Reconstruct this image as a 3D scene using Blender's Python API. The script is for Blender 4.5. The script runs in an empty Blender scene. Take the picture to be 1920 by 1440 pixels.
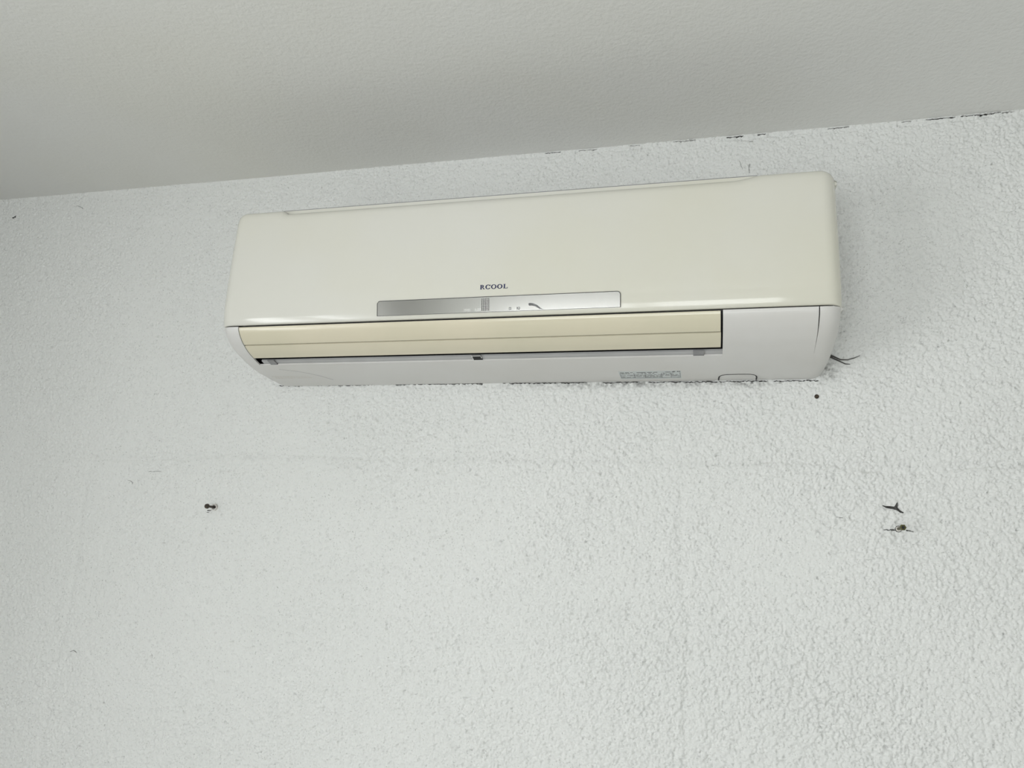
import bpy, bmesh, math, random
import numpy as np
from mathutils import Matrix, Vector

sc = bpy.context.scene
COL = sc.collection
random.seed(4)
RNG = np.random.default_rng(11)

# ------------------------------------------------------------------ camera, world, light, exposure
CAM_Z = 1.75
CAM_Y = -1.2247
cd = bpy.data.cameras.new('camera')
cd.sensor_fit = 'HORIZONTAL'
cd.sensor_width = 36.0
cd.lens = 1428.2 / 1920 * 36.0
cd.clip_start = 0.02
cam = bpy.data.objects.new('camera', cd)
COL.objects.link(cam)
fwd = Vector((-0.2425, 0.9444, 0.2220)).normalized()
upv = Vector((0.0129, -0.2257, 0.9741))
rt = fwd.cross(upv).normalized()
upv = rt.cross(fwd)
cam.matrix_world = Matrix(((rt.x, upv.x, -fwd.x, 0), (rt.y, upv.y, -fwd.y, CAM_Y),
                           (rt.z, upv.z, -fwd.z, CAM_Z), (0, 0, 0, 1)))
sc.camera = cam

wd = bpy.data.worlds.new('world')
sc.world = wd
wd.use_nodes = True
wd.node_tree.nodes['Background'].inputs[0].default_value = (0.80, 0.90, 1.0, 1)
wd.node_tree.nodes['Background'].inputs[1].default_value = 1.0

sc.view_settings.view_transform = 'Standard'
sc.view_settings.look = 'None'
sc.view_settings.gamma = 1
sc.view_settings.use_curve_mapping = False
sc.view_settings.exposure = 0.0

CEIL = CAM_Z + 0.7182
ROOM_X0, ROOM_X1, ROOM_Y0 = -1.52, 2.0, -2.9
# window openings: wall side, start and end along that wall, sill, head, light power
WINDOWS = [('rear', -1.08, 0.50, 0.75, 2.06, 38), ('left', -2.48, -1.28, 0.85, 2.05, 31.5)]
for sd, a0, a1, z0, z1, pw in WINDOWS:
    ld = bpy.data.lights.new('daylight', 'AREA')
    ld.shape = 'RECTANGLE'
    ld.size = a1 - a0
    ld.size_y = z1 - z0
    ld.energy = pw
    ld.color = (0.99, 1.0, 0.985)
    lo = bpy.data.objects.new('daylight', ld)
    COL.objects.link(lo)
    if sd == 'rear':
        lo.location = ((a0 + a1) / 2, ROOM_Y0 - 0.22, (z0 + z1) / 2)
        lo.rotation_euler = (math.radians(90), 0, 0)     # shines towards +y, into the room
    else:
        lo.location = (ROOM_X0 - 0.22, (a0 + a1) / 2, (z0 + z1) / 2)
        lo.rotation_euler = (math.radians(90), 0, math.radians(-90))   # shines towards +x

# ------------------------------------------------------------------ materials
def mat(name, color, rough=0.5, metallic=0.0, spec=0.5, noise=None, bump=None, coat=0.0):
    """noise=(scale, color2, lo, hi)  bump=(scale, strength, distance)"""
    m = bpy.data.materials.new(name)
    m.use_nodes = True
    nt = m.node_tree
    b = nt.nodes['Principled BSDF']
    b.inputs['Base Color'].default_value = (*color, 1)
    b.inputs['Roughness'].default_value = rough
    b.inputs['Metallic'].default_value = metallic
    b.inputs['Specular IOR Level'].default_value = spec
    b.inputs['Coat Weight'].default_value = coat
    tc = nt.nodes.new('ShaderNodeTexCoord')
    if noise:
        n = nt.nodes.new('ShaderNodeTexNoise')
        n.inputs['Scale'].default_value = noise[0]
        n.inputs['Detail'].default_value = 4
        nt.links.new(tc.outputs['Object'], n.inputs['Vector'])
        r = nt.nodes.new('ShaderNodeValToRGB')
        r.color_ramp.elements[0].position = noise[2]
        r.color_ramp.elements[1].position = noise[3]
        r.color_ramp.elements[0].color = (*color, 1)
        r.color_ramp.elements[1].color = (*noise[1], 1)
        nt.links.new(n.outputs['Fac'], r.inputs['Fac'])
        nt.links.new(r.outputs['Color'], b.inputs['Base Color'])
    if bump:
        n2 = nt.nodes.new('ShaderNodeTexNoise')
        n2.inputs['Scale'].default_value = bump[0]
        n2.inputs['Detail'].default_value = 3
        nt.links.new(tc.outputs['Object'], n2.inputs['Vector'])
        bp = nt.nodes.new('ShaderNodeBump')
        bp.inputs['Strength'].default_value = bump[1]
        bp.inputs['Distance'].default_value = bump[2]
        nt.links.new(n2.outputs['Fac'], bp.inputs['Height'])
        nt.links.new(bp.outputs['Normal'], b.inputs['Normal'])
    return m

M = {}
M['wall'] = mat('stucco_white', (0.80, 0.808, 0.79), 0.85, spec=0.25, noise=(2.2, (0.775, 0.785, 0.765), 0.35, 0.7), bump=(330, 0.8, 0.0012))
def speckle(m):
    """fine grain, and the dark of the stucco pits painted into the colour as specks"""
    nt = m.node_tree
    b = nt.nodes['Principled BSDF']
    src = b.inputs['Base Color'].links[0].from_socket
    tc = nt.nodes.new('ShaderNodeTexCoord')
    n = nt.nodes.new('ShaderNodeTexNoise')
    n.inputs['Scale'].default_value = 380
    n.inputs['Detail'].default_value = 1.5
    nt.links.new(tc.outputs['Object'], n.inputs['Vector'])
    r = nt.nodes.new('ShaderNodeValToRGB')
    r.color_ramp.elements[0].position = 0.22
    r.color_ramp.elements[0].color = (.64, .64, .63, 1)
    r.color_ramp.elements[1].position = 0.38
    r.color_ramp.elements[1].color = (1, 1, 1, 1)
    nt.links.new(n.outputs['Fac'], r.inputs['Fac'])
    mx = nt.nodes.new('ShaderNodeMix')
    mx.data_type = 'RGBA'
    mx.blend_type = 'MULTIPLY'
    mx.inputs[0].default_value = 1.0
    nt.links.new(src, mx.inputs[6])
    nt.links.new(r.outputs['Color'], mx.inputs[7])
    nt.links.new(mx.outputs[2], b.inputs['Base Color'])
speckle(M['wall'])  # shade of the small stucco pits painted in as random specks

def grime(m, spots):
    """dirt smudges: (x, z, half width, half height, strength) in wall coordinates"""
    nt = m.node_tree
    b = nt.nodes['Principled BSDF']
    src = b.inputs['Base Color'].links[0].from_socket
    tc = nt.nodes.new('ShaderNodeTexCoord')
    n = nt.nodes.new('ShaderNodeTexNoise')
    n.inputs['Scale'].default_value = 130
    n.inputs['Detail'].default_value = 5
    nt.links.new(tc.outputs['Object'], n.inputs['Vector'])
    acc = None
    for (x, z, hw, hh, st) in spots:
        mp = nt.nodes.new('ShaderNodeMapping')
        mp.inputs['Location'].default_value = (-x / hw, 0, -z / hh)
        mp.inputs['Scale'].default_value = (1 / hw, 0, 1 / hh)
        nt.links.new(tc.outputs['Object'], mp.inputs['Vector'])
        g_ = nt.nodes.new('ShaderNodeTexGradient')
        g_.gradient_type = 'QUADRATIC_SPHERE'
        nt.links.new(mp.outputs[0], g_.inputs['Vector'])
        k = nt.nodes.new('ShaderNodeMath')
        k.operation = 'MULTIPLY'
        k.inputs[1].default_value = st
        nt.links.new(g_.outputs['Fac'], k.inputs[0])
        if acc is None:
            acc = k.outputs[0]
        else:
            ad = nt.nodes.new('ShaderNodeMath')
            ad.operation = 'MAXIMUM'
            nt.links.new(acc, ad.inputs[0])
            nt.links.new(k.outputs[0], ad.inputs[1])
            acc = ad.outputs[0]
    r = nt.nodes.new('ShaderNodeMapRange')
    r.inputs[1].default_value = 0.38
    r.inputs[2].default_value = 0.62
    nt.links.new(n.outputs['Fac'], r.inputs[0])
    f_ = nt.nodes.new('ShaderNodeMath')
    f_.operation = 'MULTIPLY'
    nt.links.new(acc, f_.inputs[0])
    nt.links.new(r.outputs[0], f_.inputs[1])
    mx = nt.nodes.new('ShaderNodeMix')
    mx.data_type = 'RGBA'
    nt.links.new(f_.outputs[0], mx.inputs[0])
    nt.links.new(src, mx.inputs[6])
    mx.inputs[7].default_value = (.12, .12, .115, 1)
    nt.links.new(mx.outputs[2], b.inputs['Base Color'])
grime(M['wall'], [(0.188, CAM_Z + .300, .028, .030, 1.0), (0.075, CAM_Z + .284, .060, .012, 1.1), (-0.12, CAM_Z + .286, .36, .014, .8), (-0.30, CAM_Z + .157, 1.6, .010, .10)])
M['ceiling'] = mat('ceiling_paint', (0.78, 0.78, 0.757), 0.8, spec=0.25, noise=(1.7, (0.76, 0.755, 0.705), 0.45, 0.75), bump=(170, 0.45, 0.0022))
M['plain_wall'] = mat('plain_wall_paint', (0.70, 0.71, 0.69), 0.85, noise=(3, (0.67, 0.68, 0.66), 0.3, 0.7))
M['grey_wall'] = mat('grey_wall_paint', (0.58, 0.58, 0.57), 0.8, noise=(3, (0.55, 0.55, 0.54), 0.3, 0.7))
M['floor'] = mat('floor_tile', (0.52, 0.51, 0.48), 0.35, noise=(5, (0.46, 0.45, 0.42), 0.3, 0.7))
M['panel'] = mat('aged_white_plastic', (0.735, 0.725, 0.667), 0.10, noise=(3.0, (0.72, 0.705, 0.61), 0.40, 0.68))
M['casing'] = mat('white_plastic', (0.70, 0.69, 0.67), 0.34, noise=(6, (0.665, 0.65, 0.62), 0.4, 0.75))
M['vane'] = mat('yellowed_plastic', (0.74, 0.68, 0.53), 0.16, noise=(5, (0.68, 0.64, 0.49), 0.4, 0.72))
M['dark'] = mat('dark_interior', (0.012, 0.012, 0.013), 0.7, noise=(30, (0.02, 0.02, 0.02), 0.4, 0.7))
M['ledge'] = mat('grey_plastic', (0.50, 0.50, 0.50), 0.4, noise=(12, (0.42, 0.42, 0.42), 0.4, 0.7))
M['clip'] = mat('dark_grey_plastic', (0.27, 0.27, 0.275), 0.35, noise=(40, (0.22, 0.22, 0.22), 0.4, 0.7))
M['chrome'] = mat('mirror_film', (0.74, 0.73, 0.71), 0.13, metallic=1.0, noise=(6, (0.68, 0.67, 0.65), 0.4, 0.7))
M['outline'] = mat('dark_edge', (0.05, 0.05, 0.045), 0.5, noise=(40, (0.08, 0.08, 0.07), 0.4, 0.7))
M['blue'] = mat('navy_print', (0.008, 0.012, 0.085), 0.4, noise=(40, (0.012, 0.012, 0.05), 0.4, 0.7))
M['white_print'] = mat('white_print', (0.85, 0.85, 0.82), 0.5, noise=(40, (0.8, 0.8, 0.78), 0.4, 0.7))
M['grey_print'] = mat('grey_print', (0.10, 0.10, 0.10), 0.5, noise=(300, (0.25, 0.26, 0.26), 0.4, 0.7))
M['label'] = mat('label_film', (0.60, 0.635, 0.63), 0.3, noise=(60, (0.54, 0.57, 0.57), 0.4, 0.7))
M['steel'] = mat('rusty_steel', (0.035, 0.03, 0.025), 0.45, metallic=0.6, noise=(200, (0.10, 0.07, 0.045), 0.45, 0.7))
M['brass'] = mat('brass_plated_steel', (0.13, 0.125, 0.05), 0.35, metallic=0.9, noise=(300, (0.07, 0.07, 0.035), 0.4, 0.65))
M['plug'] = mat('white_wall_plug', (0.72, 0.70, 0.66), 0.6, noise=(200, (0.62, 0.57, 0.54), 0.4, 0.7))
M['crack'] = mat('dark_crack', (0.035, 0.035, 0.033), 0.9, noise=(250, (0.09, 0.09, 0.085), 0.4, 0.7))
M['hairline'] = mat('grey_hairline', (0.22, 0.22, 0.21), 0.9, noise=(250, (0.38, 0.38, 0.37), 0.4, 0.7))
M['wire'] = mat('dark_wire', (0.045, 0.043, 0.04), 0.6, noise=(80, (0.10, 0.095, 0.09), 0.4, 0.7))
M['frame'] = mat('white_window_frame', (0.75, 0.75, 0.74), 0.4, noise=(8, (0.7, 0.7, 0.69), 0.4, 0.7))
M['pelmet'] = mat('grey_blind_fabric', (0.16, 0.16, 0.155), 0.8, noise=(14, (0.12, 0.12, 0.115), 0.4, 0.7))
g = bpy.data.materials.new('window_glass')
g.use_nodes = True
nt = g.node_tree
nt.nodes.remove(nt.nodes['Principled BSDF'])
tr = nt.nodes.new('ShaderNodeBsdfTransparent')
gl = nt.nodes.new('ShaderNodeBsdfGlossy')
gl.inputs['Roughness'].default_value = 0.02
mx = nt.nodes.new('ShaderNodeMixShader')
mx.inputs[0].default_value = 0.06
nt.links.new(tr.outputs[0], mx.inputs[1])
nt.links.new(gl.outputs[0], mx.inputs[2])
nt.links.new(mx.outputs[0], nt.nodes['Material Output'].inputs[0])
M['glass'] = g

# ------------------------------------------------------------------ helpers
def link(name, me, material, parent=None, smooth=None):
    o = bpy.data.objects.new(name, me)
    COL.objects.link(o)
    me.materials.append(material)
    if smooth is not None:
        me.shade_smooth()
        me.set_sharp_from_angle(angle=math.radians(smooth))
    if parent is not None:
        o.parent = parent
    return o

def from_py(name, v, f, material, parent=None, smooth=None, recalc=True):
    me = bpy.data.meshes.new(name)
    me.from_pydata([tuple(map(float, q)) for q in v], [], f)
    if recalc:
        bm = bmesh.new()
        bm.from_mesh(me)
        bmesh.ops.recalc_face_normals(bm, faces=bm.faces)
        bm.to_mesh(me)
        bm.free()
    me.update()
    return link(name, me, material, parent, smooth)

class MB:
    def __init__(self):
        self.v, self.f = [], []
    def add(self, v, f):
        n = len(self.v)
        self.v += [tuple(q) for q in v]
        self.f += [tuple(n + i for i in q) for q in f]
        return self
    def box(self, x0, x1, y0, y1, z0, z1):
        v = [(x, y, z) for x in (x0, x1) for y in (y0, y1) for z in (z0, z1)]
        return self.add(v, [(0, 1, 3, 2), (4, 6, 7, 5), (0, 4, 5, 1), (2, 3, 7, 6), (0, 2, 6, 4), (1, 5, 7, 3)])
    def tube(self, pts, rad, n=8):
        pts = [Vector(p) for p in pts]
        rads = rad if isinstance(rad, (list, tuple)) else [rad] * len(pts)
        rings = []
        for i, p in enumerate(pts):
            t = (pts[min(i + 1, len(pts) - 1)] - pts[max(i - 1, 0)]).normalized()
            a = t.cross(Vector((0, 0, 1)) if abs(t.z) < 0.9 else Vector((1, 0, 0))).normalized()
            b = t.cross(a)
            rings.append([p + rads[i] * (math.cos(2 * math.pi * k / n) * a + math.sin(2 * math.pi * k / n) * b) for k in range(n)])
        v = [q for r in rings for q in r]
        f = [(i * n + k, i * n + (k + 1) % n, (i + 1) * n + (k + 1) % n, (i + 1) * n + k)
             for i in range(len(pts) - 1) for k in range(n)]
        f += [tuple(range(n))[::-1], tuple((len(pts) - 1) * n + k for k in range(n))]
        return self.add(v, f)
    def build(self, name, material, parent=None, smooth=None):
        return from_py(name, self.v, self.f, material, parent, smooth)

def bake_thickness(o, t, ang):
    md = o.modifiers.new('thickness', 'SOLIDIFY')
    md.thickness = t
    md.offset = -1
    dg = bpy.context.evaluated_depsgraph_get()
    me = bpy.data.meshes.new_from_object(o.evaluated_get(dg))
    o.modifiers.clear()
    old = o.data
    o.data = me
    me.name = old.name
    bpy.data.meshes.remove(old)
    me.shade_smooth()
    me.set_sharp_from_angle(angle=math.radians(ang))

def tag(o, label=None, cat=None, group=None, kind=None):
    for k, val in (('label', label), ('category', cat), ('group', group), ('kind', kind)):
        if val:
            o[k] = val
    return o

def empty(name, loc):
    o = bpy.data.objects.new(name, None)
    o.location = loc
    COL.objects.link(o)
    return o

def smoothstep(a, b, x):
    t = np.clip((x - a) / (b - a), 0, 1)
    return t * t * (3 - 2 * t)

# ------------------------------------------------------------------ room shell
# the rough stuccoed wall that carries the air conditioner: real relief where the picture looks
STEP = 0.00145
XD0, XD1, ZD0 = -1.515, 0.50, -0.44
xd = np.arange(XD0, XD1, STEP)
zd = np.arange(ZD0, 0.7182, STEP)
nx, nz = len(xd), len(zd)
fx = np.fft.fftfreq(nx, STEP)[None, :]
fz = np.fft.rfftfreq(nz, STEP)[:, None] if False else np.fft.fftfreq(nz, STEP)[:, None]
FR2 = fx ** 2 + fz ** 2

def gnoise(sig):
    w = RNG.standard_normal((nz, nx))
    h = np.fft.ifft2(np.fft.fft2(w) * np.exp(-2 * (math.pi * sig) ** 2 * FR2)).real
    return h / h.std()

fine = gnoise(0.00080) - 0.60 * gnoise(0.0022)
fine /= fine.std()
XX, ZZ = np.meshgrid(xd, zd)
pits = np.minimum(gnoise(0.00085) + 1.15, 0)
big = gnoise(0.05)
amp = (0.00075 + 0.00035 * smoothstep(-1.2, 0.3, XX) + 0.00030 * smoothstep(0.2, -0.4, ZZ)) * (1 + 0.18 * big)
hgt = np.where(fine > 0, 0.55 * fine, fine) * amp + pits * 0.0026
hgt += 0.0010 * gnoise(0.12) + 0.0005 * big
# old filled-in openings: faint straight grooves in the render
def groove(dist, width, depth):
    return -depth * np.exp(-(dist / width) ** 2)
wob = 0.004 * gnoise(0.05)
side = lambda x0, x1: smoothstep(x0 - 0.03, x0 + 0.02, XX) * smoothstep(x1 + 0.03, x1 - 0.02, XX)
hgt += groove(ZZ - 0.157 + wob, 0.0045, 0.0022) * (side(-1.15, -0.56) + side(-0.03, 0.6))
below = smoothstep(0.16, 0.13, ZZ)
for gx, gd in ((-1.143, 0.0024), (-0.567, 0.0013), (-0.029, 0.0020)):
    hgt += groove(XX - gx + wob, 0.007, gd) * below
hgt += 0.0011 * smoothstep(-1.143, -1.10, XX) * smoothstep(-0.5, -0.58, XX) * below * 0.6
# smoothed filler patch above the unit
pm = np.exp(-((XX - 0.060) / 0.020) ** 4 - ((ZZ - 0.63) / 0.05) ** 4)
hgt = hgt * (1 - 0.7 * pm) + 0.0012 * pm
# rough paint bead and crack where wall meets ceiling
edge = 0.7182 - ZZ
cr = smoothstep(-0.55, -0.1, XX)
jag = 0.0011 * gnoise(0.004)
hgt += 0.0016 * smoothstep(0.0055, 0.0025, edge + jag)
hgt += groove(edge - 0.0072 + jag, 0.0016, 0.0022) * cr * (0.5 + 0.5 * np.tanh(1.5 * gnoise(0.02)))
hgt[-1, :] = np.maximum(hgt[-1, :], 0.0)
# non-uniform grid: dense in view, a few stations beyond
# coarser relief goes on to the right and below, out of view; plain beyond
ex0 = np.array([ROOM_X0 - .1, ROOM_X0 - .05, ROOM_X0])
exm = np.arange(xd[-1] + .004, 1.0, .004); ezm = np.arange(zd[0] - .004, -0.75, -.004)[::-1]
ex1 = np.array([1.02, 1.5, ROOM_X1]); ez0 = np.array([-CAM_Z, -1.0, -0.77])
gxs = np.concatenate([ex0, xd, exm, ex1]); gzs = np.concatenate([ez0, ezm, zd, [0.7182 + 0.02]])
H = np.zeros((len(gzs), len(gxs)))
j0 = 3 + len(ezm)
body = np.concatenate([hgt, hgt[:, :3 * len(exm):3][:, ::-1]], 1)
body = np.concatenate([body[:3 * len(ezm):3][::-1], body], 0)
H[3:3 + body.shape[0], 3:3 + body.shape[1]] = body
fade = smoothstep(1.0, 0.9, gxs)[None, :] * smoothstep(-0.75, -0.68, gzs)[:, None]
H *= fade
gX, gZ = np.meshgrid(gxs, gzs)
co = np.stack([gX, -H, gZ + CAM_Z], -1).reshape(-1, 3).astype(np.float32)
NX, NZ = len(gxs), len(gzs)
idx = np.arange(NX * NZ).reshape(NZ, NX)
fa = np.stack([idx[:-1, :-1], idx[:-1, 1:], idx[1:, 1:], idx[1:, :-1]], -1).reshape(-1, 4).astype(np.int32)
me = bpy.data.meshes.new('wall_front')
me.vertices.add(len(co)); me.vertices.foreach_set('co', co.ravel())
me.loops.add(fa.size); me.loops.foreach_set('vertex_index', fa.ravel())
me.polygons.add(len(fa))
me.polygons.foreach_set('loop_start', np.arange(0, fa.size, 4, dtype=np.int32))
me.polygons.foreach_set('use_smooth', np.ones(len(fa), dtype=bool))
me.update(calc_edges=True)
wall = link('wall_front', me, M['wall'])
wall['kind'] = 'structure'

def wall_h(x, z):
    i = int(round((x - XD0) / STEP)); j = int(round((z - ZD0) / STEP))
    if 0 <= i < nx and 0 <= j < nz:
        return float(hgt[max(j - 1, 0):j + 2, max(i - 1, 0):i + 2].max())
    return 0.0

def struct(name, mb, m, parent=None):
    o = mb.build(name, m, parent)
    if parent is None:
        o['kind'] = 'structure'
    return o

struct('ceiling', MB().box(ROOM_X0 - .2, ROOM_X1 + .2, ROOM_Y0 - .2, 0.2, CEIL, CEIL + 0.15), M['ceiling'])
struct('floor', MB().box(ROOM_X0 - .2, ROOM_X1 + .2, ROOM_Y0 - .2, 0.2, -0.12, 0.0), M['floor'])
struct('wall_right', MB().box(ROOM_X1, ROOM_X1 + .15, ROOM_Y0, 0.0, 0, CEIL), M['plain_wall'])
T = .15
for k, (sd, a0, a1, z0, z1, pw) in enumerate(WINDOWS):
    e0, e1 = (ROOM_X0, ROOM_X1) if sd == 'rear' else (ROOM_Y0, 0.0)
    mb = MB()
    for (p0, p1, q0, q1) in ((e0, a0, 0, CEIL), (a1, e1, 0, CEIL), (a0, a1, 0, z0), (a0, a1, z1, CEIL)):
        if sd == 'rear':
            mb.box(p0, p1, ROOM_Y0 - T, ROOM_Y0, q0, q1)
        else:
            mb.box(ROOM_X0 - T, ROOM_X0, p0, p1, q0, q1)
    struct('wall_' + sd, mb, M['plain_wall'] if sd == 'rear' else M['grey_wall'])
    w = empty('window_%d' % (k + 1), (0, 0, 0))
    if sd == 'rear':
        w.location = ((a0 + a1) / 2, ROOM_Y0 - .08, z0)
    else:
        w.location = (ROOM_X0 - .08, (a0 + a1) / 2, z0)
        w.rotation_euler = (0, 0, math.radians(-90))
    w['kind'] = 'structure'
    hw, hh = (a1 - a0) / 2, z1 - z0
    t = 0.05
    MB().box(-hw, hw, -.03, .03, 0, t).box(-hw, hw, -.03, .03, hh - t, hh) \
        .box(-hw, -hw + t, -.03, .03, t, hh - t).box(hw - t, hw, -.03, .03, t, hh - t).build('window_frame', M['frame'], w)
    mw = .035 if sd == 'rear' else .08
    MB().box(-mw, mw, -.03, .03, t, hh - t).build('mullion', M['frame'], w)
    for s_ in (-1, 1):
        p0, p1 = sorted((s_ * mw, s_ * (hw - t)))
        MB().box(p0, p1, -.003, .003, t, hh - t).build('pane', M['glass'], w)

# ------------------------------------------------------------------ air conditioner
ZB = CAM_Z + 0.2889            # height of its underside
XL, XR = -0.7625, 0.1835       # its two ends
XS, XQ, XE = -0.7273, 0.0288, 0.1533   # outlet left edge, outlet right edge, seam of the end cover
ac = empty('air_conditioner', ((XL + XR) / 2, 0, ZB))
tag(ac, 'long white split air conditioner indoor unit mounted on the stucco wall', 'air conditioner')
OX = (XL + XR) / 2             # local x = world x - OX ; local y = -depth ; local z from the underside

def cr(pts, n=6):
    """Catmull-Rom through the points"""
    P = [np.array(q, float) for q in pts]
    P = [2 * P[0] - P[1]] + P + [2 * P[-1] - P[-2]]
    out = []
    for i in range(1, len(P) - 2):
        for k in range(n):
            t = k / n
            a, b, c, d = P[i - 1:i + 3]
            out.append(.5 * ((2 * b) + (c - a) * t + (2 * a - 5 * b + 4 * c - d) * t * t + (3 * b - a - 3 * c + d) * t ** 3))
    out.append(P[-2])
    return np.array(out)

def normals(P):
    T = np.gradient(P, axis=0)
    T /= np.linalg.norm(T, axis=1)[:, None]
    return np.stack([T[:, 1], -T[:, 0]], 1)   # profile runs bottom-back -> front -> up : outward normal

LOW = cr([(0.000, 0.0004), (0.006, 0.0000), (0.030, 0.0010), (0.060, 0.0028), (0.088, 0.0055), (0.1145, 0.0104), (0.1355, 0.0166), (0.1515, 0.0222),
          (0.1655, 0.0297), (0.1742, 0.0358), (0.1825, 0.0443), (0.1865, 0.0508), (0.1876, 0.0560)], 5)
I_LIP = 25; I_VB = 30; I_MID = 40; I_TOP = len(LOW) - 1
NLOW = normals(LOW)

def offs(P, N, e):
    Q = P - N * e
    Q[:, 0] = np.maximum(Q[:, 0], 0.0)
    return Q

def end_stations(x0, x1, r, n=7):
    L = [(x0 + r * (1 - math.sin(a)), r * (1 - math.cos(a))) for a in np.linspace(math.pi / 2, 0, n)]
    R = [(x1 - r * (1 - math.sin(a)), r * (1 - math.cos(a))) for a in np.linspace(0, math.pi / 2, n)]
    return L, R

def to3(P, x):
    return [(x - OX, -q[0], q[1]) for q in P]

# lower casing: one shell with the outlet opening and the end-cover seam cut into it
RND = 0.022
L_, R_ = end_stations(XL, XR, RND)
mid = [(x, 0.0) for x in np.linspace(XS + 0.05, XQ - 0.05, 12)]
GW = 0.0007
stations = L_ + [(XS, 0.0)] + mid + [(XQ, 0.0), (XQ + .04, 0), (XQ + .08, 0), (XE - GW, 0.0), (XE + GW, 0.0)] + R_
stations = sorted(stations, key=lambda s: (s[0], 0))
verts, faces = [], []
np_ = len(LOW)
for (x, e) in stations:
    Q = to3(offs(LOW, NLOW, e), x)
    if abs(x - XE) < 0.001:
        sgn = -1 if x < XE else 1
        Q = [((XE + sgn * GW * max(0.10, min(1, (i - I_LIP) / 22))) - OX, q[1], q[2]) for i, q in enumerate(Q)]
    verts += Q
for s in range(len(stations) - 1):
    xa, xb = stations[s][0], stations[s + 1][0]
    xm = (xa + xb) / 2
    for i in range(np_ - 1):
        if i >= I_LIP and XS < xm < XQ:
            continue
        if i >= I_LIP and abs(xm - XE) < 1e-4:
            continue
        a = s * np_ + i; b = (s + 1) * np_ + i
        faces.append((a, b, b + 1, a + 1))
n0 = len(verts)
last = (len(stations) - 1) * np_
verts += [(stations[0][0] - OX, 0, LOW[-1][1]), (stations[-1][0] - OX, 0, LOW[-1][1])]
faces.append(tuple(range(np_)) + (n0,))
faces.append(tuple(last + i for i in range(np_))[::-1] + (n0 + 1,))
lower = from_py('lower_casing', verts, faces, M['casing'], ac, smooth=40)
bake_thickness(lower, 0.0028, 40)

# rear casing behind the front panel
RPROF = np.array([(0.0, .0575), (.125, .0575), (.150, .066), (.1785, .079), (.1765, .20), (.172, .243), (.162, .2545), (.14, .2575), (0.0, .2575)])
v = []
Ls, Rs = end_stations(XL + .004, XR - .004, .02, 6)
NR = normals(RPROF)
rst = Ls + Rs
for (x, e) in rst:
    v += to3(offs(RPROF, NR, e * .8), x)
n = len(RPROF)
f = [(s * n + i, (s + 1) * n + i, (s + 1) * n + i + 1, s * n + i + 1) for s in range(len(rst) - 1) for i in range(n - 1)]
f += [(s * n, s * n + n - 1, (s + 1) * n + n - 1, (s + 1) * n) for s in range(len(rst) - 1)]
f += [tuple(range(n)), tuple((len(rst) - 1) * n + i for i in range(n))[::-1]]
from_py('rear_casing', v, f, M['casing'], ac, smooth=40)

# intake grille on top, its front rim shows above the dipped panel edge
NX0, NX1 = -0.672, 0.085       # where the panel edge dips
tg = MB().box(NX0 - .011 - OX, NX1 - .004 - OX, -.1665, -.160, .2570, .2648)
tg.box(NX0 - .011 - OX, NX1 - .004 - OX, -.030, -.024, .2570, .2610)
rim = tg.build('intake_rim', M['panel'], ac)
MB().tube([(NX0 - .011 - OX, -.1660, .2648), (NX1 - .004 - OX, -.1660, .2648)], .0008, 6).build('rim_shadow_line', M['clip'], rim)  # dark line painted in for the shadow gap along the rim top
sl = MB().box(-.002, .002, -.160, -.030, .2570, .2602)
slm = None
for k in range(38):
    x = NX0 + .012 + (NX1 - NX0 - .024) * k / 37 - OX
    if slm is None:
        o = sl.build('grille_slat', M['casing'], ac)
        slm = o.data
    else:
        o = bpy.data.objects.new('grille_slat', slm)
        COL.objects.link(o)
        o.parent = ac
    o.location = (x, 0, 0)

# front panel
PAN = cr([(.1805, .0592), (.1850, .0584), (.1872, .0596), (.1889, .0628), (.1903, .0670), (.1915, .0735), (.1927, .0815), (.1934, .0900), (.1934, .105),
          (.1926, .14), (.1908, .18), (.1885, .215), (.1868, .240), (.1848, .2508), (.1808, .2570), (.1752, .2600), (.1685, .2610)], 4)
NP = normals(PAN)
lowz = (1 - smoothstep(.060, .075, PAN[:, 1]))[:, None]
NP = NP * (1 - lowz) + np.array([[1.0, 0.0]]) * lowz   # ends stay level at the bottom edge
def dip(x):
    return 0.0060 * float(smoothstep(NX0 - .004, NX0 + .006, x) * smoothstep(NX1 + .004, NX1 - .038, x))
PL, PR = end_stations(XL - .0008, XR + .0008, .021, 8)
pst = PL + [(x, 0.0) for x in np.concatenate([[NX0 - .008, NX0 - .004, NX0 - .001, NX0 + .002, NX0 + .005, NX0 + .008],
        np.linspace(NX0 + .05, NX1 - .06, 14), np.linspace(NX1 - .04, NX1 + .006, 12)])] + PR
v = []
n = len(PAN)
def panel_row(x, e, back=0.0):
    Q = offs(PAN, NP, e)
    w = smoothstep(.225, .2600, PAN[:, 1])
    Q[:, 1] -= w * dip(x)
    Q[:, 0] -= back
    return to3(Q, x)
v += panel_row(PL[0][0], PL[0][1], .045)
for (x, e) in pst:
    v += panel_row(x, e)
v += panel_row(PR[-1][0], PR[-1][1], .045)
ns = len(pst) + 2
f = [(s * n + i, (s + 1) * n + i, (s + 1) * n + i + 1, s * n + i + 1) for s in range(ns - 1) for i in range(n - 1)]
panel = from_py('front_panel', v, f, M['panel'], ac, smooth=50)
# make the normals point outward (towards -y) so the thickness goes inward
me = panel.data
if sum(p.normal.y * p.area for p in me.polygons) > 0:
    me.flip_normals()
bake_thickness(panel, 0.0025, 50)

def pan_d(z):
    k = PAN[4:-6]
    return float(np.interp(z, k[:, 1], k[:, 0]))

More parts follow.
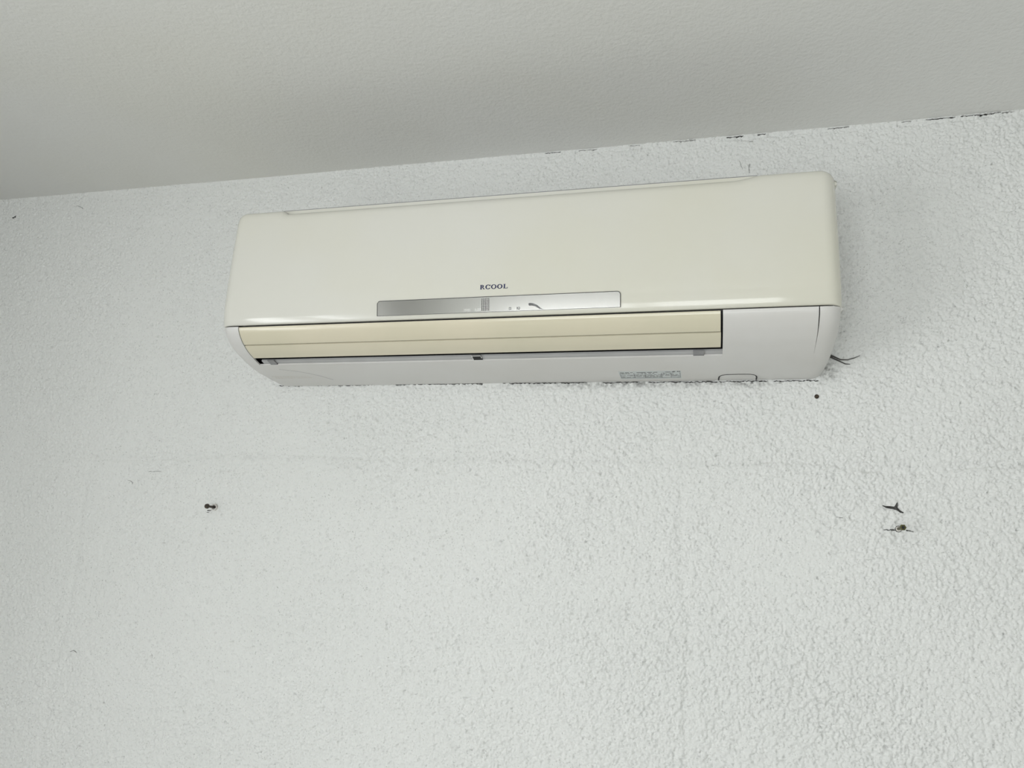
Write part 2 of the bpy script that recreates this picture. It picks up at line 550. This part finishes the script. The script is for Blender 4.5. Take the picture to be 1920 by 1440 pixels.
# outlet vanes
def sweep_plate(name, P, N, x0, x1, thick, m, parent, recess=0.0, smooth=40):
    A = P - N * recess
    B = P - N * (recess + thick)
    ring = list(A) + list(B[::-1])
    k = len(ring)
    xs_ = np.linspace(x0, x1, 8)
    v = []
    for x in xs_:
        v += to3(ring, x)
    f = [(s * k + i, (s + 1) * k + i, (s + 1) * k + (i + 1) % k, s * k + (i + 1) % k) for s in range(7) for i in range(k)]
    f += [tuple(range(k)), tuple(7 * k + i for i in range(k))[::-1]]
    return from_py(name, v, f, m, parent, smooth=smooth)

def sub(i0, i1, e0=0.0, e1=0.0):
    """part of the low profile between two indices, shortened at its ends"""
    P = LOW[i0:i1 + 1].copy(); N = NLOW[i0:i1 + 1].copy()
    if e0:
        t = P[1] - P[0]; P[0] += t / np.linalg.norm(t) * min(e0, np.linalg.norm(t) * .9)
    if e1:
        t = P[-2] - P[-1]; P[-1] += t / np.linalg.norm(t) * min(e1, np.linalg.norm(t) * .9)
    return P, N

P, N = sub(I_MID, I_TOP, .0019, .0012)
up = sweep_plate('upper_vane', P, N, XS + .0010, XQ - .0032, .0026, M['vane'], ac, recess=.0008)
P, N = sub(I_VB, I_MID, .0, .0005)
lo = sweep_plate('lower_vane', P, N, XS + .0010, XQ - .0028, .0026, M['vane'], ac, recess=.0006)
P, N = sub(I_MID - 1, I_MID + 1)
sweep_plate('vane_gap_shade', P, N, XS + .0020, XQ - .0040, .0012, M['dark'], ac, recess=.0036)  # dark strip added to paint the shade in the gap between the vanes
# grey ledge inside the lip of the outlet, and the dark duct behind everything
P, N = sub(I_LIP, I_LIP + 2, .0, .0)
led = sweep_plate('outlet_ledge', P, N, XS + .0075, XQ + .003, .003, M['ledge'], ac, recess=.0030)
P = LOW[I_LIP - 6:I_TOP + 1]; N = NLOW[I_LIP - 6:I_TOP + 1]
duct = sweep_plate('air_duct', P, N, XS - .012, XE + .012, .004, M['dark'], ac, recess=.0105)

def low_pt(px_d, rec=0.0):
    """point on the lower profile at depth px_d"""
    i = int(np.argmin(np.abs(LOW[:I_MID, 0] - px_d)))
    q = LOW[i] - NLOW[i] * rec
    return q, NLOW[i]

# hinge clips on the ledge
for name, x, wdt, m in (('hinge_clip', -0.7000, .012, M['clip']), ('hinge_clip', -0.0050, .015, M['clip'])):
    q0, n0_ = low_pt(.1165, .0005); q1, n1_ = low_pt(.1275, .0005)
    mb = MB()
    v = []
    for xx in (x - wdt / 2, x + wdt / 2):
        v += to3([q0, q1, q1 - n1_ * .002, q0 - n0_ * .002], xx)
    mb.add(v, [(0, 1, 2, 3), (7, 6, 5, 4), (0, 4, 5, 1), (1, 5, 6, 2), (2, 6, 7, 3), (3, 7, 4, 0)])
    c = mb.build(name, m, ac)
    c['label'] = 'grey hinge clip'
    q2, _ = low_pt(.1140, .0012)
    MB().box(x - wdt / 2 - OX, x + wdt / 2 - OX, -q2[0] - .0022, -q2[0] + .0005, q2[1] - .0002, q2[1] + .0012).build('clip_slot', M['dark'], c)
# the middle one is broken: a dark socket with a pale rim
x = -0.3415; wdt = .0145
q0, n0_ = low_pt(.1155, .0009); q1, n1_ = low_pt(.1265, .0009)
v = []
for xx in (x - wdt / 2, x + wdt / 2):
    v += to3([q0, q1, q1 - n1_ * .0015, q0 - n0_ * .0015], xx)
sock = MB().add(v, [(0, 1, 2, 3), (7, 6, 5, 4), (0, 4, 5, 1), (1, 5, 6, 2), (2, 6, 7, 3), (3, 7, 4, 0)]).build('hinge_socket', M['dark'], ac)
sock['label'] = 'dark broken hinge socket'
mb = MB()
A = to3([q1 + n1_ * .0003], x - wdt / 2)[0]; B = to3([q1 + n1_ * .0003], x + wdt / 2)[0]
C0 = to3([q0 + n0_ * .0003], x - wdt / 2)[0]; D0 = to3([q0 + n0_ * .0003], x + wdt / 2)[0]
mb.tube([C0, A, B, tuple((np.array(B) + np.array(D0)) / 2)], .0006, 6)
mb.tube([C0, D0], .0007, 6)
mb.tube([tuple(np.array(D0) + (-.005, 0, .0012)), tuple(np.array(D0) + (-.002, 0, .0015)), tuple(np.array(D0) + (-.0015, -.002, .002))], .0005, 6)
mb.build('socket_rim', M['white_print'], sock)

# mirror strip of the display
SX0, SX1, SZ0, SZ1 = -0.4842, -0.1115, 0.0643, 0.0868
def strip_outline(x0, x1, z0, z1, r, n=5):
    pts = [(x0, z0), (x1, z0)]
    pts += [(x1 - r + r * math.cos(a), z1 - r + r * math.sin(a)) for a in np.linspace(0, math.pi / 2, n)]
    pts += [(x0 + r + r * math.cos(a), z1 - r + r * math.sin(a)) for a in np.linspace(math.pi / 2, math.pi, n)]
    return pts
def on_strip(z, lift):
    # flat plate lying on the tilted lower zone of the panel
    d0, d1 = pan_d(SZ0), pan_d(SZ1)
    return d0 + (d1 - d0) * (z - SZ0) / (SZ1 - SZ0) + lift
def plate(name, outline, lift0, lift1, m, parent, dfun):
    k = len(outline)
    v = [(x - OX, -dfun(z, lift1), z) for x, z in outline] + [(x - OX, -dfun(z, lift0), z) for x, z in outline]
    f = [tuple(range(k)), tuple(range(k, 2 * k))[::-1]] + [(i, (i + 1) % k, k + (i + 1) % k, k + i) for i in range(k)]
    return from_py(name, v, f, m, parent)
strip = plate('display_strip', strip_outline(SX0, SX1, SZ0, SZ1, .0045), -.0015, .0014, M['chrome'], ac, on_strip)
strip['label'] = 'mirrored display strip'
ol = strip_outline(SX0, SX1, SZ0, SZ1, .0045)
pts = [(x - OX, -on_strip(z, .0013), z) for x, z in ol[1:] + ol[:1]]
MB().tube(pts, .00055, 6).build('strip_edge', M['outline'], strip)
MB().tube([(SX0 - OX, -on_strip(SZ0, .0012), SZ0), (SX1 - OX, -on_strip(SZ0, .0012), SZ0)], .0003, 6).build('strip_edge', M['outline'], strip)

# receiver dots
mb = MB()
for i in range(5):
    for j in range(9):
        cx = -0.3163 + .0104 * i / 4; cz = .0672 + .0165 * j / 8
        ring = [(cx + .00085 * math.cos(a) - OX, cz + .00075 * math.sin(a)) for a in np.linspace(0, 2 * math.pi, 7)[:-1]]
        v = [(a, -on_strip(b, .0017), b) for a, b in ring] + [(a, -on_strip(b, .0010), b) for a, b in ring]
        mb.add(v, [tuple(range(6)), tuple(range(6, 12))[::-1]] + [(q, (q + 1) % 6, 6 + (q + 1) % 6, 6 + q) for q in range(6)])
o = mb.build('receiver_dots', M['dark'], strip)
# dark reflected shape, painted as a thin plate on the mirror film
mb = MB()
reflection_pts = [(-.2449, .0712), (-.2455, .0745), (-.2425, .0752), (-.2375, .0742), (-.2320, .0715), (-.2265, .0668), (-.2225, .0650), (-.2290, .0660), (-.2350, .0700), (-.2400, .0712)]
plate('painted_reflection', reflection_pts, .0010, .0016, M['grey_print'], strip, on_strip)

# small printed words on the strip
def text_mesh(name, body, x, z, width, height, m, parent, dfun, lift):
    cu = bpy.data.curves.new('tmp', 'FONT')
    cu.body = body
    cu.size = 1.0
    cu.resolution_u = 2
    cu.offset = 0.025
    to = bpy.data.objects.new('tmp', cu)
    COL.objects.link(to)
    dg = bpy.context.evaluated_depsgraph_get()
    me = bpy.data.meshes.new_from_object(to.evaluated_get(dg))
    bpy.data.objects.remove(to)
    c = np.array([q.co[:] for q in me.vertices])
    mn, mxx = c.min(0), c.max(0)
    for q in me.vertices:
        u = (q.co.x - mn[0]) / (mxx[0] - mn[0]) * width
        w = (q.co.y - mn[1]) / (mxx[1] - mn[1]) * height
        q.co = (x + u - OX, -dfun(z + w, lift), z + w)
    me.materials.clear()
    return link(name, me, m, parent)
for body, x, wdt, m in (('POWER', -.3442, .0100, 'white_print'), ('SLEEP', -.3275, .0100, 'white_print'),
                        ('CO', -.2752, .0038, 'grey_print'), ('RD', -.2630, .0050, 'grey_print')):
    text_mesh('lettering', body, x, .0660, wdt, .0040, M[m], strip, on_strip, .0017)

# serif name on the panel: each glyph drawn as outlines in a unit box
def ring_poly(cx, cz, rx, rz, tx, tz, a0, a1, n=28):
    out = [(cx + rx * math.cos(a), cz + rz * math.sin(a)) for a in np.linspace(a0, a1, n)]
    inn = [(cx + (rx - tx) * math.cos(a), cz + (rz - tz) * math.sin(a)) for a in np.linspace(a0, a1, n)]
    return out, inn
mbL = MB()
LX, LZ, LH = -0.3203, 0.0992, 0.0068
LS = 0.86
def put(quads):
    for q in quads:
        q = [(LX + (x - LX) * LS, z) for x, z in q]
        v = [(x - OX, -(pan_d(z) + .00045), z) for x, z in q] + [(x - OX, -(pan_d(z) - .0005), z) for x, z in q]
        k = len(q)
        mbL.add(v, [tuple(range(k)), tuple(range(k, 2 * k))[::-1]] + [(i, (i + 1) % k, k + (i + 1) % k, k + i) for i in range(k)])
def ring_quads(o, i_):
    return [[o[k], o[k + 1], i_[k + 1], i_[k]] for k in range(len(o) - 1)]
def rect(x0, x1, z0, z1):
    return [(x0, z0), (x1, z0), (x1, z1), (x0, z1)]
th = .0021; tn = .0008
# R
x = LX
put([rect(x + .0006, x + .0006 + th, LZ, LZ + LH), rect(x, x + .0034, LZ, LZ + tn * .8), rect(x, x + .0034, LZ + LH - tn * .8, LZ + LH)])
put(ring_quads(*ring_poly(x + .0034, LZ + LH * .73, .0030, LH * .27, th, tn, -math.pi / 2, math.pi / 2)))
put([[(x + .0034, LZ + LH * .48), (x + .0050, LZ + LH * .48), (x + .0080, LZ), (x + .0060, LZ)], rect(x + .0058, x + .0085, LZ, LZ + tn * .8)])
# C O O
for cx, a0, a1 in ((LX + .0142, .55, 2 * math.pi - .55), (LX + .0244, 0, 2 * math.pi), (LX + .0352, 0, 2 * math.pi)):
    put(ring_quads(*ring_poly(cx, LZ + LH / 2, .0048, LH / 2 + .0002, th, tn, a0, a1)))
put([rect(LX + .0176, LX + .0184, LZ + LH * .66, LZ + LH)])
# L
x = LX + .0418
put([rect(x + .0006, x + .0006 + th, LZ, LZ + LH), rect(x, x + .0034, LZ + LH - tn * .8, LZ + LH), rect(x, x + .0072, LZ, LZ + tn * .8), rect(x + .0066, x + .0074, LZ, LZ + LH * .3)])
mbL.build('lettering', M['blue'], panel)

# rating label under the chin
def chin(x, d, lift=0.0):
    z = float(np.interp(d, LOW[:I_MID, 0], LOW[:I_MID, 1]))
    i = int(np.argmin(np.abs(LOW[:I_MID, 0] - d)))
    q = np.array([d, z]) + NLOW[i] * lift
    return (x - OX, -q[0], q[1])
def chin_patch(mb, x0, x1, d0, d1, lift, nd=3, skew=0.0):
    ds = np.linspace(d0, d1, nd + 1)
    v = []
    for d in ds:
        s = skew * (d - d0)
        v += [chin(x0 + s, d, lift), chin(x1 + s, d, lift), chin(x1 + s, d, -.0003), chin(x0 + s, d, -.0003)]
    f = []
    for k in range(nd):
        a = 4 * k
        for i in range(4):
            f.append((a + i, a + 4 + i, a + 4 + (i + 1) % 4, a + (i + 1) % 4))
    f += [(0, 1, 2, 3), (4 * nd + 3, 4 * nd + 2, 4 * nd + 1, 4 * nd)]
    mb.add(v, f)
    return mb
LD0, LD1 = .018, .060
lab = chin_patch(MB(), -.128, -.032, LD0, LD1, .0002).build('rating_label', M['label'], ac)
lab['label'] = 'grey printed rating label'
pm_ = MB()
for xx in (-.1265, -.1050, -.0880, -.0625, -.0480, -.0340):
    chin_patch(pm_, xx, xx + .0008, .024, .050, .0004)
for dd, segs in ((.0525, [(-.126, -.120), (-.118, -.112), (-.110, -.106), (-.100, -.086), (-.084, -.076), (-.074, -.068), (-.056, -.048), (-.046, -.042)]),
                 (.0475, [(-.124, -.119), (-.118, -.115), (-.114, -.111), (-.094, -.090), (-.088, -.085), (-.082, -.078), (-.076, -.073), (-.060, -.057)]),
                 (.024, [(-.126, -.034)])):
    for a, b in segs:
        chin_patch(pm_, a, b, dd, dd + (.0022 if dd > .03 else .001), .0004, 1)
for r_ in range(5):
    x = -.125
    while x < -.036:
        w_ = random.uniform(.003, .012)
        if random.random() < .75:
            chin_patch(pm_, x, min(x + w_, -.035), .028 + r_ * .004, .0292 + r_ * .004, .0004, 1)
        x += w_ + .0025
for a, b in ((-.0445, -.0405), (-.038, -.036), (-.0355, -.033)):
    chin_patch(pm_, a, b, .0545, .0580, .0005, 1)
pm_.build('label_print', M['grey_print'], lab)

# faint yellowed print on the chin, left end, and the hairline scratch beside it
fp = MB()
for r_, dd in enumerate((.060, .052)):
    x = -.735 + .003 * r_
    while x < -.665:
        w_ = random.uniform(.003, .008)
        chin_patch(fp, x, x + w_, dd, dd + .0045, .00015, 1)
        x += w_ + .0016
M['faint'] = mat('faint_print', (0.63, 0.605, 0.565), 0.4, noise=(60, (0.70, 0.69, 0.66), 0.4, 0.7))
fp.build('faint_print', M['faint'], ac)
MB().tube([chin(-.700, .098, .0001), chin(-.672, .088, .0001), chin(-.655, .078, .0001), chin(-.640, .062, .0001), chin(-.628, .040, .0001)], .00035, 5).build('scratch', M['ledge'], ac)

# screw cover with its rounded outline at the bottom edge
cov = MB()
oc = []
for k in range(25):
    t = k / 24
    a = math.pi * (1 - t)
    cx = 0.0535 + .0285 * (abs(math.cos(a)) ** .45) * (1 if math.cos(a) > 0 else -1)
    oc.append((cx, .006 + .030 * (abs(math.sin(a)) ** .5)))
v = [chin(x, d, .0002) for x, d in oc] + [chin(x, d, -.0008) for x, d in oc]
k = len(oc)
cov.add(v, [tuple(range(k)), tuple(range(k, 2 * k))[::-1]] + [(i, (i + 1) % k, k + (i + 1) % k, k + i) for i in range(k)])
cv = cov.build('screw_cover', M['casing'], ac)
MB().tube([chin(x, d, .0002) for x, d in oc], [.0011 if i in (0, 1, 2, 3, 21, 22, 23, 24) else .00055 for i in range(k)], 6).build('cover_gap', M['dark'], cv)

# ------------------------------------------------------------------ small things on the wall
def wp(x, z, out=0.0):
    return Vector((x, -out, z + CAM_Z))

# old screw left of the unit's underside
s = empty('wall_screw', wp(-0.8600, 0.0660))
tag(s, 'dark rusty screw sticking out of the wall with a crumbled white plug', 'screw')
MB().tube([(0, .010, 0), (0, -.0205, .0002)], .0021, 10).build('shank', M['steel'], s, 30)
MB().tube([(0, -.0205, .0002), (0, -.0215, .0002), (0, -.0245, .0002)], [.0030, .0046, .0040], 12).build('head', M['steel'], s, 30)
pl = MB()
ringn = 14
for k in range(ringn):
    a = 2 * math.pi * k / ringn
    pl.tube([(math.cos(a) * .005, .001, math.sin(a) * .005), (math.cos(a) * .0052, -.0022 - .0008 * random.random(), math.sin(a) * .0048)], .0013, 5)
pl.build('plug', M['plug'], s)

# brass coloured anchor right of the unit
s = empty('wall_anchor', wp(0.2725, 0.0640))
tag(s, 'brass coloured hex bolt in a plug below the dark gouge in the wall', 'bolt')
MB().tube([(0, .010, 0), (0, -.026, .0010)], .0022, 10).build('shank', M['brass'], s, 30)
MB().tube([(0, -.026, .0010), (0, -.0305, .0011)], .0044, 6).build('head', M['brass'], s, 20)
MB().tube([(0, -.0305, .0011), (0, -.0311, .0011)], .0022, 10).build('head_recess', M['dark'], s)
MB().tube([(0, -.0022, 0), (0, -.0008, 0)], .0046, 14).build('hole', M['dark'], s)
MB().tube([(0, -.0030, 0), (0, -.0010, 0)], .0038, 14).build('plug', M['plug'], s, 30)

# round nail head just under the unit's right end
nl = MB().tube([(0, .012, 0), (0, -.0010, 0)], .0014, 8)
nl.tube([(0, -.0010, 0), (0, -.0022, 0), (0, -.0030, 0)], [.0034, .0034, .0020], 12)
o = nl.build('wall_nail', M['steel'], None, 30)
o.location = wp(0.1703, 0.2613)
tag(o, 'small dark round nail head in the wall under the air conditioner', 'nail')

# frayed wires poking out from behind the unit
s = empty('frayed_wire', wp(0.178, 0.330))
tag(s, 'thin dark frayed wires poking out from behind the air conditioner', 'wire')
def loc(x, z, out):
    return (x - .178, -out, z - .330)
MB().tube([loc(.172, .334, .010), loc(.193, .3245, .008), loc(.206, .3175, .008), loc(.216, .3165, .010), loc(.226, .3190, .012), loc(.233, .3218, .014)], [.0012, .0014, .0011, .0008, .0007, .0005], 6).build('strand', M['wire'], s)
MB().tube([loc(.172, .332, .007), loc(.192, .3225, .006), loc(.204, .3165, .005), loc(.213, .3115, .005), loc(.220, .3105, .006)], [.0010, .0012, .0010, .0008, .0005], 6).build('strand', M['wire'], s)
MB().tube([loc(.176, .331, .005), loc(.186, .3260, .005), loc(.196, .3230, .004)], [.0014, .0014, .0006], 6).build('strand', M['wire'], s)

# cracks and gouges belong to the wall
def crack(pts, w, m='crack', name='crack'):
    """ragged ribbon lying in the surface; pts = (x, z), w = width list"""
    n = len(pts)
    P = [np.array(p) for p in pts]
    L, R = [], []
    for i in range(n):
        t = P[min(i + 1, n - 1)] - P[max(i - 1, 0)]
        t = t / np.linalg.norm(t)
        nn = np.array([-t[1], t[0]])
        L.append(P[i] + nn * w[i] / 2); R.append(P[i] - nn * w[i] / 2)
    v = []
    for q in L + R:
        v.append((q[0], -(wall_h(*q) + .0002), q[1] + CAM_Z))
    v += [(a, b + .004, c) for a, b, c in v]
    f = []
    for i in range(n - 1):
        f += [(i, i + 1, n + i + 1, n + i), (2 * n + i, 3 * n + i, 3 * n + i + 1, 2 * n + i + 1),
              (i, 2 * n + i, 2 * n + i + 1, i + 1), (n + i, n + i + 1, 3 * n + i + 1, 3 * n + i)]
    f += [(0, n, 3 * n, 2 * n), (n - 1, 3 * n - 1, 4 * n - 1, 2 * n - 1)]
    return from_py(name, v, f, M[m], wall)

def pxw(u, v_):
    """photo pixel -> (x, z) on the wall plane"""
    c = fwd * 1428.2 + rt * (u - 960) - upv * (v_ - 720)
    t = -CAM_Y / c.y
    return (c.x * t, c.z * t)
def jag_line(a, b, n, amp_):
    a, b = np.array(a), np.array(b)
    t = b - a; nn = np.array([-t[1], t[0]]) / np.linalg.norm(t)
    return [tuple(a + t * k / n + nn * random.uniform(-amp_, amp_)) for k in range(n + 1)]
# three-armed gouge above the bolt
crack([pxw(*q) for q in ((1654, 948), (1660, 950.5), (1667, 951.5), (1675, 952.5), (1681, 954))], [.0006, .0022, .0034, .0036, .0048], name='gouge')
crack([pxw(*q) for q in ((1682, 942), (1680.5, 947), (1678.5, 953))], [.0006, .0028, .0055], name='gouge')
crack([pxw(*q) for q in ((1679, 953), (1684, 957), (1688, 960), (1693, 962))], [.0044, .0030, .0026, .0016], name='gouge')
crack(jag_line(pxw(1656, 993), pxw(1677, 994.5), 8, .0006), [.0003, .0008, .0006, .0012, .0008, .0013, .0018, .0014, .0016])
crack(jag_line(pxw(1698, 995), pxw(1712, 997), 6, .0005), [.0016, .0018, .0012, .0014, .0006, .001, .0004])
crack(jag_line(pxw(1567, 970), pxw(1580, 971.5), 5, .0005), [.0004, .0007, .0005, .0006, .0007, .0008], 'hairline')
crack(jag_line(pxw(388, 957.5), pxw(395, 957), 4, .0003), [.0010, .0018, .0016, .0016, .0006])
crack(jag_line(pxw(387, 960.5), pxw(391, 961), 2, .0002), [.0004, .0010, .0005])
# hairlines
crack(jag_line(pxw(1386, 302), pxw(1392, 318), 6, .0004), [.0003, .0005, .0005, .0006, .0006, .0005, .0003], 'hairline')
crack(jag_line(pxw(1405, 308), pxw(1404.5, 325), 6, .0007), [.0008, .0006, .0010, .0005, .0009, .0006, .0008], 'hairline')
crack(jag_line(pxw(1405, 266), pxw(1411, 265), 3, .0003), [.0004, .0009, .0009, .0003], 'hairline')
crack([pxw(*q) for q in ((24, 409), (27, 408), (31, 405))], [.0018, .0014, .0004], 'crack')
crack([pxw(*q) for q in ((145, 386), (152, 388.5), (156, 391))], [.0003, .0007, .0014], 'hairline')
crack([pxw(*q) for q in ((239, 900), (244, 901.5), (248, 905), (247, 908))], [.0004, .0008, .0010, .0006], 'hairline')
crack([pxw(*q) for q in ((133, 1222), (140, 1219), (146, 1224))], [.0005, .0010, .0005], 'hairline')
crack(jag_line(pxw(278, 884), pxw(301, 884), 6, .0006), [.0004, .0008, .0004, .0003, .0008, .0008, .0004], 'hairline')
# broken dark line where wall meets ceiling
for a, b in ((1022, 1052), (1085, 1120), (1180, 1200), (1262, 1305), (1362, 1394), (1420, 1436), (1552, 1592), (1690, 1708), (1735, 1790), (1800, 1875), (1878, 1900)):
    y_at = lambda u: 375 - .0875 * u + 3.0
    n_ = max(4, int((b - a) / 3))
    crack(jag_line(pxw(a, y_at(a)), pxw(b, y_at(b)), n_, .0004), [.0004] + [random.uniform(.0003, .0009) for _ in range(n_ - 1)] + [.0003], random.choice(['crack', 'hairline', 'hairline']))
# black dirt in the joint along the underside and the lower right corner
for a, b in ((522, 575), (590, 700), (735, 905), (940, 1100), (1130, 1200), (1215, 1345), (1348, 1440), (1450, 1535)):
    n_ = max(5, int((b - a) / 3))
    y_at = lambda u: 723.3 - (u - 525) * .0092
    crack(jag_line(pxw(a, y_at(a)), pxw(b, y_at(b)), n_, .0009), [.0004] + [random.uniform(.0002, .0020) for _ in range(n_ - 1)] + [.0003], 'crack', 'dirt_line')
